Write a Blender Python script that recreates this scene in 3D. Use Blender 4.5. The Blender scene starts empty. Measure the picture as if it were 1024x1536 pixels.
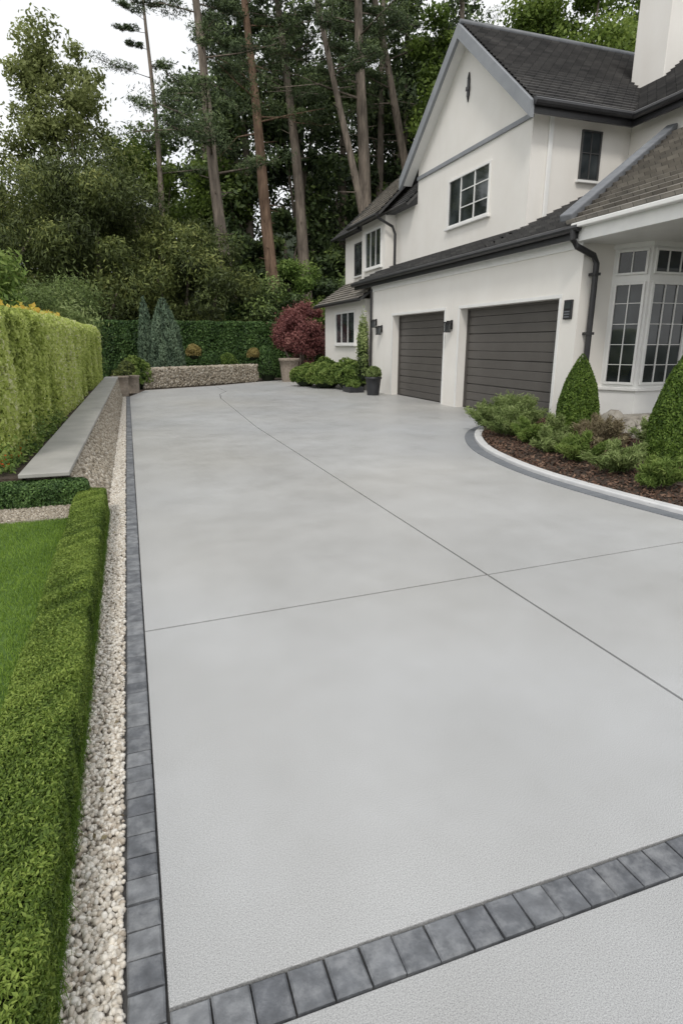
import bpy, bmesh, math
import numpy as np
from mathutils import Vector, Matrix
S=1.65
rng=np.random.default_rng(7)
scene=bpy.context.scene
# ---------------------------------------------------------------- materials
def newmat(name):
    m=bpy.data.materials.new(name); m.use_nodes=True
    nt=m.node_tree; nt.nodes.clear()
    out=nt.nodes.new('ShaderNodeOutputMaterial')
    return m,nt,out
def N(nt,t,**kw):
    n=nt.nodes.new(t)
    for k,v in kw.items(): setattr(n,k,v)
    return n
def noise(nt,scale,detail=4,rough=.55,pos=None,stretch=None):
    g=N(nt,'ShaderNodeNewGeometry')
    n=N(nt,'ShaderNodeTexNoise'); n.inputs['Scale'].default_value=scale
    n.inputs['Detail'].default_value=detail; n.inputs['Roughness'].default_value=rough
    if stretch:
        mp=N(nt,'ShaderNodeMapping'); mp.inputs['Scale'].default_value=stretch
        nt.links.new(g.outputs['Position'],mp.inputs['Vector']); nt.links.new(mp.outputs[0],n.inputs['Vector'])
    else: nt.links.new(g.outputs['Position'],n.inputs['Vector'])
    return n.outputs['Fac']
def ramp(nt,fac,stops):
    r=N(nt,'ShaderNodeValToRGB')
    els=r.color_ramp.elements
    while len(els)<len(stops): els.new(.5)
    for e,(p,c) in zip(els,stops):
        e.position=p; e.color=(c[0],c[1],c[2],1)
    nt.links.new(fac,r.inputs[0]); return r.outputs[0]
def mixc(nt,a,b,fac,mode='MIX'):
    m=N(nt,'ShaderNodeMix',data_type='RGBA',blend_type=mode)
    for s,v in ((m.inputs[0],fac),(m.inputs[6],a),(m.inputs[7],b)):
        if isinstance(v,(int,float)): s.default_value=v
        elif isinstance(v,tuple): s.default_value=(v[0],v[1],v[2],1)
        else: nt.links.new(v,s)
    return m.outputs[2]
def bump(nt,h,strength,dist=.01,prev=None):
    b=N(nt,'ShaderNodeBump'); b.inputs['Strength'].default_value=strength; b.inputs['Distance'].default_value=dist
    nt.links.new(h,b.inputs['Height'])
    if prev: nt.links.new(prev,b.inputs['Normal'])
    return b.outputs[0]
def princ(nt,out,col,rough=.6,metal=0,nrm=None,spec=.5,roughsock=None):
    p=N(nt,'ShaderNodeBsdfPrincipled')
    if isinstance(col,tuple): p.inputs['Base Color'].default_value=(*col,1)
    else: nt.links.new(col,p.inputs['Base Color'])
    p.inputs['Roughness'].default_value=rough; p.inputs['Metallic'].default_value=metal
    p.inputs['Specular IOR Level'].default_value=spec
    if roughsock: nt.links.new(roughsock,p.inputs['Roughness'])
    if nrm: nt.links.new(nrm,p.inputs['Normal'])
    nt.links.new(p.outputs[0],out.inputs[0]); return p
def simple(name,c1,c2,scale=3,rough=.6,bs=0,bscale=60,metal=0,spec=.5,dist=.01,stretch=None):
    m,nt,out=newmat(name)
    c=ramp(nt,noise(nt,scale,5,stretch=stretch),[(.3,c1),(.7,c2)])
    nr=bump(nt,noise(nt,bscale,4),bs,dist) if bs else None
    princ(nt,out,c,rough,metal,nr,spec); return m
def shademat(name,stops,rough=.6,bs=0,bscale=60,dist=.01,spec=.4,fine=0,worn=False):
    m,nt,out=newmat(name)
    a=N(nt,'ShaderNodeAttribute'); a.attribute_name='shade'
    c=ramp(nt,a.outputs['Fac'],stops)
    if fine:
        f=ramp(nt,noise(nt,fine,5),[(.3,(.62,.62,.62)),(.7,(1.15,1.15,1.15))])
        c=mixc(nt,c,f,1.0,'MULTIPLY')
    if worn:
        f=ramp(nt,noise(nt,9,7,.7),[(.48,(0,0,0)),(.75,(.5,.5,.5))])
        c=mixc(nt,c,(.33,.335,.335),f)
    nr=bump(nt,noise(nt,bscale,4),bs,dist) if bs else None
    princ(nt,out,c,rough,0,nr,spec); return m
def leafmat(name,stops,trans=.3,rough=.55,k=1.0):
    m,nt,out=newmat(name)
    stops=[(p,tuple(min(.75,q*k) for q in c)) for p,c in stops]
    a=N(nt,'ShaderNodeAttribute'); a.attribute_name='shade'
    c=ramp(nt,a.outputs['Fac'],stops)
    p=N(nt,'ShaderNodeBsdfPrincipled'); nt.links.new(c,p.inputs['Base Color']); p.inputs['Roughness'].default_value=rough
    p.inputs['Specular IOR Level'].default_value=.3
    if not trans: nt.links.new(p.outputs[0],out.inputs[0]); return m
    t=N(nt,'ShaderNodeBsdfTranslucent'); nt.links.new(c,t.inputs['Color'])
    x=N(nt,'ShaderNodeMixShader'); x.inputs[0].default_value=trans
    nt.links.new(p.outputs[0],x.inputs[1]); nt.links.new(t.outputs[0],x.inputs[2]); nt.links.new(x.outputs[0],out.inputs[0])
    return m
def concrete_mat(name,tone):
    m,nt,out=newmat(name)
    big=noise(nt,.42,4,.55); mid=noise(nt,1.9,7,.66); tint=noise(nt,.16,2,.5); fine=noise(nt,260,5,.75); fine2=noise(nt,640,2,.7)
    c=ramp(nt,big,[(.33,(.435*tone,.437*tone,.432*tone)),(.67,(.525*tone,.530*tone,.528*tone))])
    c=mixc(nt,c,ramp(nt,mid,[(.3,(.93,.925,.915)),(.7,(1.04,1.04,1.04))]),1.0,'MULTIPLY')
    c=mixc(nt,c,ramp(nt,tint,[(.38,(.97,.985,1.01)),(.62,(1.0,.985,.955))]),1.0,'MULTIPLY')
    c=mixc(nt,c,ramp(nt,fine,[(.36,(.42,.42,.425)),(.5,(1,1,1)),(.64,(1.42,1.42,1.41))]),.8,'MULTIPLY')
    c=mixc(nt,c,ramp(nt,fine2,[(.34,(.55,.55,.55)),(.5,(1,1,1)),(.66,(1.3,1.3,1.3))]),.75,'MULTIPLY')
    r=N(nt,'ShaderNodeMapRange'); nt.links.new(mid,r.inputs[0]); r.inputs[1].default_value=.3; r.inputs[2].default_value=.7
    r.inputs[3].default_value=.38; r.inputs[4].default_value=.55
    b=bump(nt,fine,.06,.0015)
    princ(nt,out,c,.5,0,b,.45,r.outputs[0]); return m
def stucco_mat():
    m,nt,out=newmat('stucco')
    c=ramp(nt,noise(nt,.7,6,.6),[(.3,(.755,.730,.685)),(.7,(.815,.795,.755))])
    st=ramp(nt,noise(nt,2,5,.6,stretch=(1,1,.2)),[(.28,(.94,.93,.915)),(.5,(1,1,1))])
    c=mixc(nt,c,st,.45,'MULTIPLY')
    princ(nt,out,c,.8,0,bump(nt,noise(nt,90,4),.2,.004),.3); return m
def roof_mat(name,a,b_):
    m,nt,out=newmat(name)
    uv=N(nt,'ShaderNodeUVMap')
    br=N(nt,'ShaderNodeTexBrick'); br.offset=.5
    br.inputs['Scale'].default_value=1; br.inputs['Brick Width'].default_value=.27; br.inputs['Row Height'].default_value=1.0
    br.inputs['Mortar Size'].default_value=.008; br.inputs['Mortar Smooth'].default_value=.3
    br.inputs['Color1'].default_value=(*a,1); br.inputs['Color2'].default_value=(*b_,1); br.inputs['Mortar'].default_value=(a[0]*.45,a[1]*.45,a[2]*.45,1)
    nt.links.new(uv.outputs[0],br.inputs['Vector'])
    c=mixc(nt,br.outputs['Color'],ramp(nt,noise(nt,1.6,6,.65),[(.3,(.72,.72,.72)),(.7,(1.3,1.28,1.24))]),1.0,'MULTIPLY')
    princ(nt,out,c,.55,0,bump(nt,noise(nt,50,4),.4,.006),.45); return m
def glass_mat():
    m,nt,out=newmat('window_glass')
    c=ramp(nt,noise(nt,1.2,2),[(.35,(.012,.015,.017)),(.65,(.06,.07,.075))])
    princ(nt,out,c,.04,0,bump(nt,noise(nt,1.5,1),.02,.05),.6); return m
def bark(name,c1,c2):
    m,nt,out=newmat(name)
    h=noise(nt,5,6,.65,stretch=(1,1,.18))
    c=ramp(nt,h,[(.3,c1),(.7,c2)])
    princ(nt,out,c,.9,0,bump(nt,h,.9,.06),.2); return m
M={}
M['conc']=concrete_mat('concrete',.89)
M['conc2']=concrete_mat('concrete_apron',.84)
M['stucco']=stucco_mat()
M['white']=simple('white_paint',(.76,.76,.745),(.82,.82,.80),4,.45)
M['roof']=roof_mat('slate_roof',(.105,.104,.106),(.165,.162,.162))
M['roofb']=roof_mat('weathered_shingle',(.19,.176,.158),(.30,.28,.25))
M['glass']=glass_mat()
M['door']=simple('garage_door_paint',(.088,.081,.074),(.105,.097,.089),2,.45,.1,80)
M['metal']=simple('dark_metal',(.018,.018,.02),(.03,.03,.032),5,.4,metal=0)
M['lead']=simple('lead_ridge',(.12,.13,.145),(.18,.19,.205),6,.5,.2,20)
M['barge']=simple('barge_paint',(.22,.235,.255),(.27,.285,.305),3,.55)
M['frame']=simple('window_frame_dark',(.05,.05,.05),(.08,.08,.08),5,.5)
M['base']=simple('joint_dark',(.04,.04,.04),(.08,.078,.075),30,.9)
M['soil']=simple('soil',(.035,.026,.018),(.075,.055,.04),9,.95,.8,40,dist=.02)
M['ground']=simple('ground_earth',(.02,.03,.012),(.05,.055,.025),1.5,.95,.8,20,dist=.03)
M['lawnb']=simple('lawn_base',(.06,.12,.02),(.10,.17,.035),6,.95,.6,90)
M['cap']=simple('wall_cap_concrete',(.29,.285,.265),(.40,.39,.365),2.5,.75,.3,120,dist=.004)
M['kerbw']=simple('kerb_white',(.58,.585,.59),(.68,.68,.68),6,.4,.15,120,dist=.003)
M['kerbd']=simple('kerb_dark',(.13,.142,.158),(.18,.19,.205),6,.6,.2,120,dist=.003)
M['mortar']=simple('wall_core',(.11,.095,.075),(.2,.175,.14),20,.95,.6,60)
M['pebble']=shademat('pebble_stone',[(0,(.34,.28,.22)),(.2,(.52,.46,.38)),(.55,(.69,.64,.56)),(1,(.80,.77,.71))],.7,.3,180,.003,fine=60)
M['gravelbed']=simple('gravel_bed',(.24,.2,.16),(.5,.46,.4),60,.9,.8,120,dist=.01)
M['stone']=shademat('wall_stone',[(0,(.17,.14,.10)),(.4,(.32,.275,.21)),(.75,(.45,.40,.325)),(1,(.57,.53,.46))],.85,.6,60,.01,fine=25)
M['paver']=shademat('paver_slate',[(0,(.125,.133,.148)),(.5,(.165,.175,.19)),(1,(.22,.23,.245))],.65,.7,70,.006,fine=18,worn=True)
M['mulch']=shademat('bark_mulch',[(0,(.04,.022,.015)),(.5,(.11,.062,.042)),(1,(.22,.14,.095))],.9)
M['rock']=simple('garden_rock',(.22,.20,.17),(.44,.41,.36),5,.85,.7,25,dist=.02)
M['potblack']=simple('pot_black',(.02,.022,.025),(.035,.036,.04),5,.45)
M['potstone']=simple('pot_stone',(.2,.165,.13),(.34,.29,.24),12,.85,.8,30,dist=.02)
M['bark']=bark('pine_bark',(.085,.072,.06),(.30,.25,.205))
M['barkr']=bark('red_pine_bark',(.10,.065,.046),(.32,.215,.15))
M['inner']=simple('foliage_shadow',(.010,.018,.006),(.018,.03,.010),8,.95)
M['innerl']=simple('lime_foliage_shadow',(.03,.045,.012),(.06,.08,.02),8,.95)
M['added_hill']=simple('added_hill_dark',(.008,.014,.006),(.03,.045,.018),.6,.95,1,3,dist=.3)  # dark colour for the hill added behind the trees
L={}
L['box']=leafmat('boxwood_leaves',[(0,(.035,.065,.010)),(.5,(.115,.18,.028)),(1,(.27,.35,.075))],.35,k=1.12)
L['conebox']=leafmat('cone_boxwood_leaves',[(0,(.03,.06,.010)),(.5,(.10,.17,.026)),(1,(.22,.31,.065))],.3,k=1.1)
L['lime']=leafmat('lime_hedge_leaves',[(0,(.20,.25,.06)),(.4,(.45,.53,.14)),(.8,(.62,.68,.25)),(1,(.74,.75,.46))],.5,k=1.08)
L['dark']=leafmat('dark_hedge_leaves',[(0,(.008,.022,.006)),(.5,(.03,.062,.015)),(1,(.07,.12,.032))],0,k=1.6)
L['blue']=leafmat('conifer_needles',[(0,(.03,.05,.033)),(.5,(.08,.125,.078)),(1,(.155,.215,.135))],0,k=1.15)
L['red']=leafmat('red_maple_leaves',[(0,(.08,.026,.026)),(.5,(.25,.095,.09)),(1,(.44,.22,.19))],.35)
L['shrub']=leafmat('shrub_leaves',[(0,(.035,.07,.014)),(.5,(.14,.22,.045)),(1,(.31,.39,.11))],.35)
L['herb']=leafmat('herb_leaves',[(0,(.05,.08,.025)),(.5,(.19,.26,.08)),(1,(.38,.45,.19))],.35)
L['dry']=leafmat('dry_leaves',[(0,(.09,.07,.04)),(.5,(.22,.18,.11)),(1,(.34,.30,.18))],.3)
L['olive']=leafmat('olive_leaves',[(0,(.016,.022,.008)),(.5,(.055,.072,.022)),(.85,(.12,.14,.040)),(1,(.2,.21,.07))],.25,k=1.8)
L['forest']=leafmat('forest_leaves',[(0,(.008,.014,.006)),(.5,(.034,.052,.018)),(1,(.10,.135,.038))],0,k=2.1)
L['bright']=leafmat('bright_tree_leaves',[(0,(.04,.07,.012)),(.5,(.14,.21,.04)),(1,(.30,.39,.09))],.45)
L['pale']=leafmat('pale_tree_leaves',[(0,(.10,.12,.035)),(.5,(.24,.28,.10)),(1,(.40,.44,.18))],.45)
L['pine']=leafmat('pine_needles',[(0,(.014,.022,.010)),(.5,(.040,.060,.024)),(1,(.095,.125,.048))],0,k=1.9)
L['grass']=leafmat('grass_blades',[(0,(.08,.15,.02)),(.5,(.20,.32,.045)),(1,(.33,.46,.09))],.4)
L['gold']=leafmat('gold_topiary_leaves',[(0,(.14,.11,.035)),(.5,(.32,.26,.09)),(1,(.48,.41,.17))],.3)
L['orange']=leafmat('orange_flower_petals',[(0,(.5,.08,.02)),(.5,(.7,.28,.03)),(1,(.8,.5,.08))],.3)
L['yellow']=leafmat('yellow_leaves',[(0,(.5,.3,.05)),(.5,(.62,.5,.09)),(1,(.7,.62,.2))],.4)
# ---------------------------------------------------------------- mesh helpers
def link(o,parent=None):
    scene.collection.objects.link(o)
    if parent: o.parent=parent
    return o
def empty(name):
    e=bpy.data.objects.new(name,None); return link(e)
def mesh_np(name,V,F,mat,parent=None,shade=None,smooth=False):
    V=np.asarray(V,dtype=np.float32); F=np.asarray(F,dtype=np.int32)
    me=bpy.data.meshes.new(name)
    nv=len(V); nf,k=F.shape
    me.vertices.add(nv); me.vertices.foreach_set('co',V.ravel())
    me.loops.add(nf*k); me.loops.foreach_set('vertex_index',F.ravel())
    me.polygons.add(nf); me.polygons.foreach_set('loop_start',np.arange(0,nf*k,k,dtype=np.int32))
    if shade is not None:
        a=me.attributes.new('shade','FLOAT','FACE'); a.data.foreach_set('value',np.clip(shade,0,1).astype(np.float32))
    me.update(calc_edges=True); me.polygons.foreach_set('use_smooth',np.full(nf,smooth)); me.materials.append(mat)
    return link(bpy.data.objects.new(name,me),parent)
def mesh_py(name,V,F,mat,parent=None,smooth=False,bevel=0,uv=None):
    me=bpy.data.meshes.new(name); me.from_pydata([tuple(v) for v in V],[],F); me.materials.append(mat)
    if uv:
        l=me.uv_layers.new(name='UVMap')
        for i,c in enumerate(uv): l.data[i].uv=c
    if smooth: me.polygons.foreach_set('use_smooth',[True]*len(F))
    me.update()
    o=link(bpy.data.objects.new(name,me),parent)
    if bevel:
        b=o.modifiers.new('b','BEVEL'); b.width=bevel*S; b.segments=2; b.limit_method='ANGLE'
    return o
class B:
    def __init__(s): s.v=[];s.f=[]
    def box(s,x0,x1,y0,y1,z0,z1):
        n=len(s.v); s.v+=[(x0,y0,z0),(x1,y0,z0),(x1,y1,z0),(x0,y1,z0),(x0,y0,z1),(x1,y0,z1),(x1,y1,z1),(x0,y1,z1)]
        s.f+=[[n+i for i in q] for q in ([0,3,2,1],[4,5,6,7],[0,1,5,4],[1,2,6,5],[2,3,7,6],[3,0,4,7])]; return s
    def fbox(s,O,U,Nn,u0,u1,z0,z1,d0,d1):
        O=Vector(O);U=Vector(U);Nn=Vector(Nn);n=len(s.v)
        for z in (z0,z1):
            for (u,d) in ((u0,d0),(u1,d0),(u1,d1),(u0,d1)):
                p=O+U*u+Nn*d; s.v.append((p.x,p.y,p.z+z))
        s.f+=[[n+i for i in q] for q in ([0,3,2,1],[4,5,6,7],[0,1,5,4],[1,2,6,5],[2,3,7,6],[3,0,4,7])]; return s
    def beam(s,p,q,w,h,up=(0,0,1)):
        p=Vector(p);q=Vector(q);d=(q-p).normalized();up=Vector(up);sd=d.cross(up).normalized();u=sd.cross(d)
        n=len(s.v)
        for c in (p,q):
            for a,b in ((-1,-1),(1,-1),(1,1),(-1,1)): s.v.append(tuple(c+sd*(a*w/2)+u*(b*h/2)))
        s.f+=[[n+i for i in k] for k in ([0,3,2,1],[4,5,6,7],[0,1,5,4],[1,2,6,5],[2,3,7,6],[3,0,4,7])]; return s
    def prism(s,poly,h):
        n=len(s.v);k=len(poly);h=Vector(h)
        s.v+=[tuple(Vector(p)) for p in poly]+[tuple(Vector(p)+h) for p in poly]
        s.f+=[list(range(n,n+k))[::-1],list(range(n+k,n+2*k))]
        for i in range(k): j=(i+1)%k; s.f.append([n+i,n+j,n+k+j,n+k+i])
        return s
    def tube(s,pts,rad,seg=8):
        n=len(s.v); P=[Vector(p) for p in pts]
        for i,p in enumerate(P):
            d=(P[min(i+1,len(P)-1)]-P[max(i-1,0)]).normalized()
            a=d.cross(Vector((.3,.9,.1)) if abs(d.z)>.8 else Vector((0,0,1))).normalized(); b=d.cross(a)
            r=rad[i] if hasattr(rad,'__len__') else rad
            for k in range(seg):
                t=2*math.pi*k/seg; s.v.append(tuple(p+a*math.cos(t)*r+b*math.sin(t)*r))
        for i in range(len(P)-1):
            for k in range(seg):
                k2=(k+1)%seg; s.f.append([n+i*seg+k,n+i*seg+k2,n+(i+1)*seg+k2,n+(i+1)*seg+k])
        s.f.append([n+k for k in range(seg)][::-1]); m=n+(len(P)-1)*seg; s.f.append([m+k for k in range(seg)])
        return s
    def obj(s,name,mat,parent=None,bevel=0,smooth=False): 
        o=mesh_py(name,s.v,s.f,mat,parent,smooth,bevel)
        bm=bmesh.new(); bm.from_mesh(o.data); bmesh.ops.recalc_face_normals(bm,faces=bm.faces); bm.to_mesh(o.data); bm.free()
        return o
def unit(a): return a/np.maximum(np.linalg.norm(a,axis=1,keepdims=True),1e-9)
def lowf(P,f,seed=0):
    r=np.random.default_rng(seed+99); v=np.zeros(len(P))
    for i in range(5):
        k=r.normal(size=3)*f*(1+.6*i); v+=np.sin(P@k+r.uniform(0,6.28))/(1+.5*i)
    return v/2.6
def leaves(name,P,Nn,size,aspect,mat,parent=None,shade=None,rnd=.8,along=None,alongk=0):
    n=len(P)
    nn=unit(Nn+rng.normal(size=(n,3))*rnd)
    r=rng.normal(size=(n,3))
    if along is not None: r=r*(1-alongk)+along*alongk*2
    t=unit(r-nn*np.sum(r*nn,axis=1,keepdims=True)); b=np.cross(nn,t)
    Ls=size*rng.uniform(.6,1.3,(n,1)); Ws=Ls*aspect
    V=np.empty((n,4,3)); V[:,0]=P-t*Ls*.5; V[:,1]=P+b*Ws*.5+nn*Ws*.1; V[:,2]=P+t*Ls*.5; V[:,3]=P-b*Ws*.5+nn*Ws*.1
    F=np.arange(n*4).reshape(n,4)
    if shade is None: shade=rng.uniform(0,1,n)
    return mesh_np(name,V.reshape(-1,3),F,mat,parent,shade)
def boxpts(x0,x1,y0,y1,z0,z1,n,amp=.02,freq=8,depth=.03,bottom=False,rd=0):
    ax=(y1-y0)*(z1-z0); ay=(x1-x0)*(z1-z0); az=(x1-x0)*(y1-y0)
    w=np.array([ax*.5,ax,ay,ay,az]); c=rng.choice(5,n,p=w/w.sum())
    u=rng.uniform(0,1,n);v=rng.uniform(0,1,n)
    P=np.empty((n,3));Nn=np.zeros((n,3))
    for k in range(5):
        m=c==k
        if k<2: P[m]=np.c_[np.full(m.sum(),[x0,x1][k]),y0+u[m]*(y1-y0),z0+v[m]*(z1-z0)];Nn[m,0]=[-1,1][k]
        elif k<4: P[m]=np.c_[x0+u[m]*(x1-x0),np.full(m.sum(),[y0,y1][k-2]),z0+v[m]*(z1-z0)];Nn[m,1]=[-1,1][k-2]
        else: P[m]=np.c_[x0+u[m]*(x1-x0),y0+v[m]*(y1-y0),np.full(m.sum(),z1)];Nn[m,2]=1
    if rd:
        lo=np.array([x0+rd,y0+rd,z0]);hi=np.array([x1-rd,y1-rd,z1-rd])
        q=np.clip(P,lo,hi); d=P-q; l=np.linalg.norm(d,axis=1,keepdims=True)
        m=(l[:,0]>rd); P[m]=(q+d/np.maximum(l,1e-9)*rd)[m]; Nn[m]=(d/np.maximum(l,1e-9))[m]
    lf=lowf(P,freq); dd=lf*amp-rng.exponential(depth,n)*.6+rng.uniform(0,depth*.5,n)
    P=P+Nn*dd[:,None]
    return P,Nn,lf,dd
def hedge(name,x0,x1,y0,y1,z0,z1,n,size,mat,amp=.02,freq=8,depth=.03,aspect=.6,warp=None,rd=0,shadek=.35,topk=0,core='inner'):
    e=empty(name)
    P,Nn,lf,dd=boxpts(x0,x1,y0,y1,z0,z1,n,amp,freq,depth,rd=rd)
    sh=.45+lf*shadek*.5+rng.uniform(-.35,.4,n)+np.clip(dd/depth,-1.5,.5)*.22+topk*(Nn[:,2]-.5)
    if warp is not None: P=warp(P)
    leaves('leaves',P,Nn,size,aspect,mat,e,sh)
    i=depth*1.2+amp
    b=B(); ys=np.linspace(y0+i,y1-i,9)
    for a,c in zip(ys[:-1],ys[1:]):
        q=B().box(x0+i,x1-i,a,c,z0,z1-i)
        vv=np.array(q.v)
        if warp is not None: vv=warp(vv)
        k=len(b.v); b.v+=[tuple(p) for p in vv]; b.f+=[[k+j for j in f] for f in q.f]
    b.obj('shadow_core',M[core],e)  # solid fill, its dark colour stands in for shade inside the foliage
    return e
def ball(name,c,r,n,size,mat,aspect=.5,amp=.08,freq=3,core=True,parent=None,shape='ball',up=0,rnd=.8,ck=.82,fuzz=.07):
    e=parent or empty(name); c=np.array(c);r=np.array(r,dtype=float)
    d=unit(rng.normal(size=(n,3)))
    if shape=='ball':
        d[:,2]=np.where(d[:,2]<-.35,-d[:,2],d[:,2])
        k=1+amp*lowf(d,freq,int(abs(c[0]*97)))*1.5-rng.exponential(fuzz,n)
        P=c+d*r*k[:,None];Nn=unit(d/r)
    else:
        t=1-np.sqrt(rng.uniform(0,1,n)); a=rng.uniform(0,2*np.pi,n)
        prof=np.sin(np.clip((1-t),0,1)**.75*np.pi/2)*np.minimum(1,(t+.08)/.16)**.5
        k=1+amp*lowf(np.c_[np.cos(a),np.sin(a),t*3],freq)*1.2-rng.exponential(.08,n)
        P=c+np.c_[np.cos(a)*prof*k*r[0],np.sin(a)*prof*k*r[1],t*r[2]*1.0];Nn=unit(np.c_[np.cos(a),np.sin(a),.3+0*a])
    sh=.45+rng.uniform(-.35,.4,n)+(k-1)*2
    al=None
    if up: al=np.tile(np.array([0,0,1.]),(n,1))+Nn*.9
    leaves('leaves',P,Nn,size,aspect,mat,e,sh,rnd=rnd,along=al,alongk=up)
    if core:
        bm=bmesh.new(); bmesh.ops.create_icosphere(bm,subdivisions=3,radius=1)
        for v in bm.verts:
            if shape=='ball': v.co=Vector(c)+Vector([v.co[i]*r[i]*ck for i in range(3)])
            else:
                t=(v.co.z+1)/2; pr=math.sin(max(0,1-t)**.75*math.pi/2)*.82*min(1,(t+.08)/.16)**.5
                l=math.hypot(v.co.x,v.co.y) or 1
                v.co=Vector(c)+Vector((v.co.x/l*pr*r[0],v.co.y/l*pr*r[1],t*r[2]*.93))
        me=bpy.data.meshes.new('core'); bm.to_mesh(me); bm.free(); me.materials.append(M['inner']); link(bpy.data.objects.new('shadow_core',me),e)  # dark inner solid, shade between leaves painted as colour
    return e
def tuft(name,x,y,r,n,mat,h=1.0):
    e=empty(name); k=max(14,int(r*110)); Ps=[];Ns=[];Al=[];sh=[]
    a=rng.uniform(0,2*np.pi,k); ph=rng.uniform(0,1,k)**.6*1.25; stem=B()
    for i in range(k):
        d=np.array([math.cos(a[i])*math.sin(ph[i]),math.sin(a[i])*math.sin(ph[i]),math.cos(ph[i])*h]); l=r*1.45*rng.uniform(.75,1.15)
        m=n//k; t=rng.uniform(.15,1,m)**.7
        ctr=np.array([x,y,.05])+d*(t*l)[:,None]+rng.normal(size=(m,3))*r*.09
        Ps.append(ctr); Ns.append(rng.normal(size=(m,3))); Al.append(np.tile(d,(m,1))+rng.normal(size=(m,3))*.45); sh.append(rng.uniform(-.12,.12)+t*.55+rng.uniform(-.25,.25,m)+.12)
        stem.tube([(x,y,.03),tuple(np.array([x,y,.05])+d*l*.8)],[.004,.002],4)
    P=np.vstack(Ps); P[:,2]=np.maximum(P[:,2],.06)
    leaves('leaves',P,np.vstack(Ns),.045,.17,mat,e,np.concatenate(sh),rnd=.2,along=np.vstack(Al),alongk=.8)
    stem.obj('stems',M['bark'],e)
    return e
def ico(sub):
    bm=bmesh.new(); bmesh.ops.create_icosphere(bm,subdivisions=sub,radius=1); bm.verts.ensure_lookup_table()
    v=np.array([x.co[:] for x in bm.verts]); f=np.array([[q.index for q in p.verts] for p in bm.faces]); bm.free(); return v,f
def stones(name,C,R,mat,sub=2,flat=.7,parent=None,jit=.12):
    v,f=ico(sub); n=len(C); k=len(v)
    q=unit(rng.normal(size=(n,4))) ; w,x,y,z=q.T
    Rm=np.stack([1-2*(y*y+z*z),2*(x*y-z*w),2*(x*z+y*w),2*(x*y+z*w),1-2*(x*x+z*z),2*(y*z-x*w),2*(x*z-y*w),2*(y*z+x*w),1-2*(x*x+y*y)],1).reshape(n,3,3)
    sc=np.c_[rng.uniform(.75,1.25,n),rng.uniform(.7,1.1,n),rng.uniform(flat*.8,flat*1.15,n)]*np.asarray(R).reshape(-1,1)
    vv=v[None]*(1+rng.uniform(-jit,jit,(n,k,1)))
    V=np.einsum('nij,nkj->nki',Rm,vv*sc[:,None,:])+C[:,None,:]
    F=(f[None]+(np.arange(n)*k)[:,None,None]).reshape(-1,3)
    sh=np.repeat(rng.beta(2,1.6,n),len(f))
    return mesh_np(name,V.reshape(-1,3),F,mat,parent,sh,True)
# ---------------------------------------------------------------- GROUND & DRIVEWAY
g=B(); g.v=[(-300,-300,-.03),(300,-300,-.03),(300,400,-.03),(-300,400,-.03)]; g.f=[[0,1,2,3]]; g.obj('ground',M['ground'])
drv=empty('driveway')
B().box(-.10,5.3,-3,12.6,-.028,-.010).obj('joint_bed',M['base'],drv)
gp=.0052
def slab(name,pts,mat,parent):
    b=B().prism([(x,y,-.02) for x,y in pts],(0,0,.02)); return b.obj(name,mat,parent,bevel=.0016)
jx=1.44; yj=lambda x:2.075+.05*(x)
slab('slab',[(-.03,.735),(jx-gp,.735),(jx-gp,yj(jx)-gp),(-.03,yj(0)-gp)],M['conc'],drv)
slab('slab',[(jx+gp,.735),(6,.735),(6,yj(3)-gp),(3,yj(3)-gp),(jx+gp,yj(jx)-gp)],M['conc'],drv)
slab('slab',[(-.03,yj(0)+gp),(jx-gp,yj(jx)+gp),(jx-gp,7.4),(1.60,11.6),(1.72,12.6),(1.95,13.3),(1.95,15.2),(.3,14.2),(-.03,12.6)],M['conc'],drv)
slab('slab',[(jx+gp,yj(jx)+gp),(3,yj(3)+gp),(6,yj(3)+gp),(6,6.1),(5.14,6.1),(5.14,12.5),(4.7,17.2),(3.4,16.5),(1.965,15.2),(1.965,13.3),(1.735,12.6),(1.61,11.6),(jx+gp,7.4)],M['conc'],drv)
slab('apron',[(-.09,-3),(6,-3),(6,.655),(-.09,.655)],M['conc2'],drv)
def blocks(name,specs,mat,parent=None):
    V=[];F=[];sh=[]
    for (x0,x1,y0,y1,z1) in specs:
        n=len(V);c=.0035; j=rng.uniform(-.0014,.0014,(4,)); zt=z1+rng.uniform(-.0012,.0012)
        for z,i in ((z1-.02,0),(zt-c,0),(zt,c)):
            q=[(x0+i,y0+i),(x1-i,y0+i),(x1-i,y1-i),(x0+i,y1-i)]
            for m,(x,y) in enumerate(q): V.append((x+j[m]*.7,y+j[(m+1)%4]*.7,z+(j[m]*.5 if i or z>z1-.01 else 0)))
        for r in (0,4):
            for m in range(4): k=(m+1)%4; F.append([n+r+m,n+r+k,n+r+4+k,n+r+4+m])
        F.append([n+8,n+9,n+10,n+11]); s=rng.uniform(0,1); sh+=[s]*9
    return mesh_np(name,V,F,mat,parent,np.array(sh))
sp=[];y=.66
while y<12.55:
    l=.056*rng.uniform(.96,1.04); sp.append((-.092,-.0345,y+.0017,y+l-.0017,.002)); y+=l
sp2=[];x=-.030
while x<6:
    l=.062*rng.uniform(.96,1.04); sp2.append((x+.0016,x+l-.0016,.661,.730,.002)); x+=l
blocks('paver_border',sp,M['paver']); blocks('paver_border',sp2,M['paver'])
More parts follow.
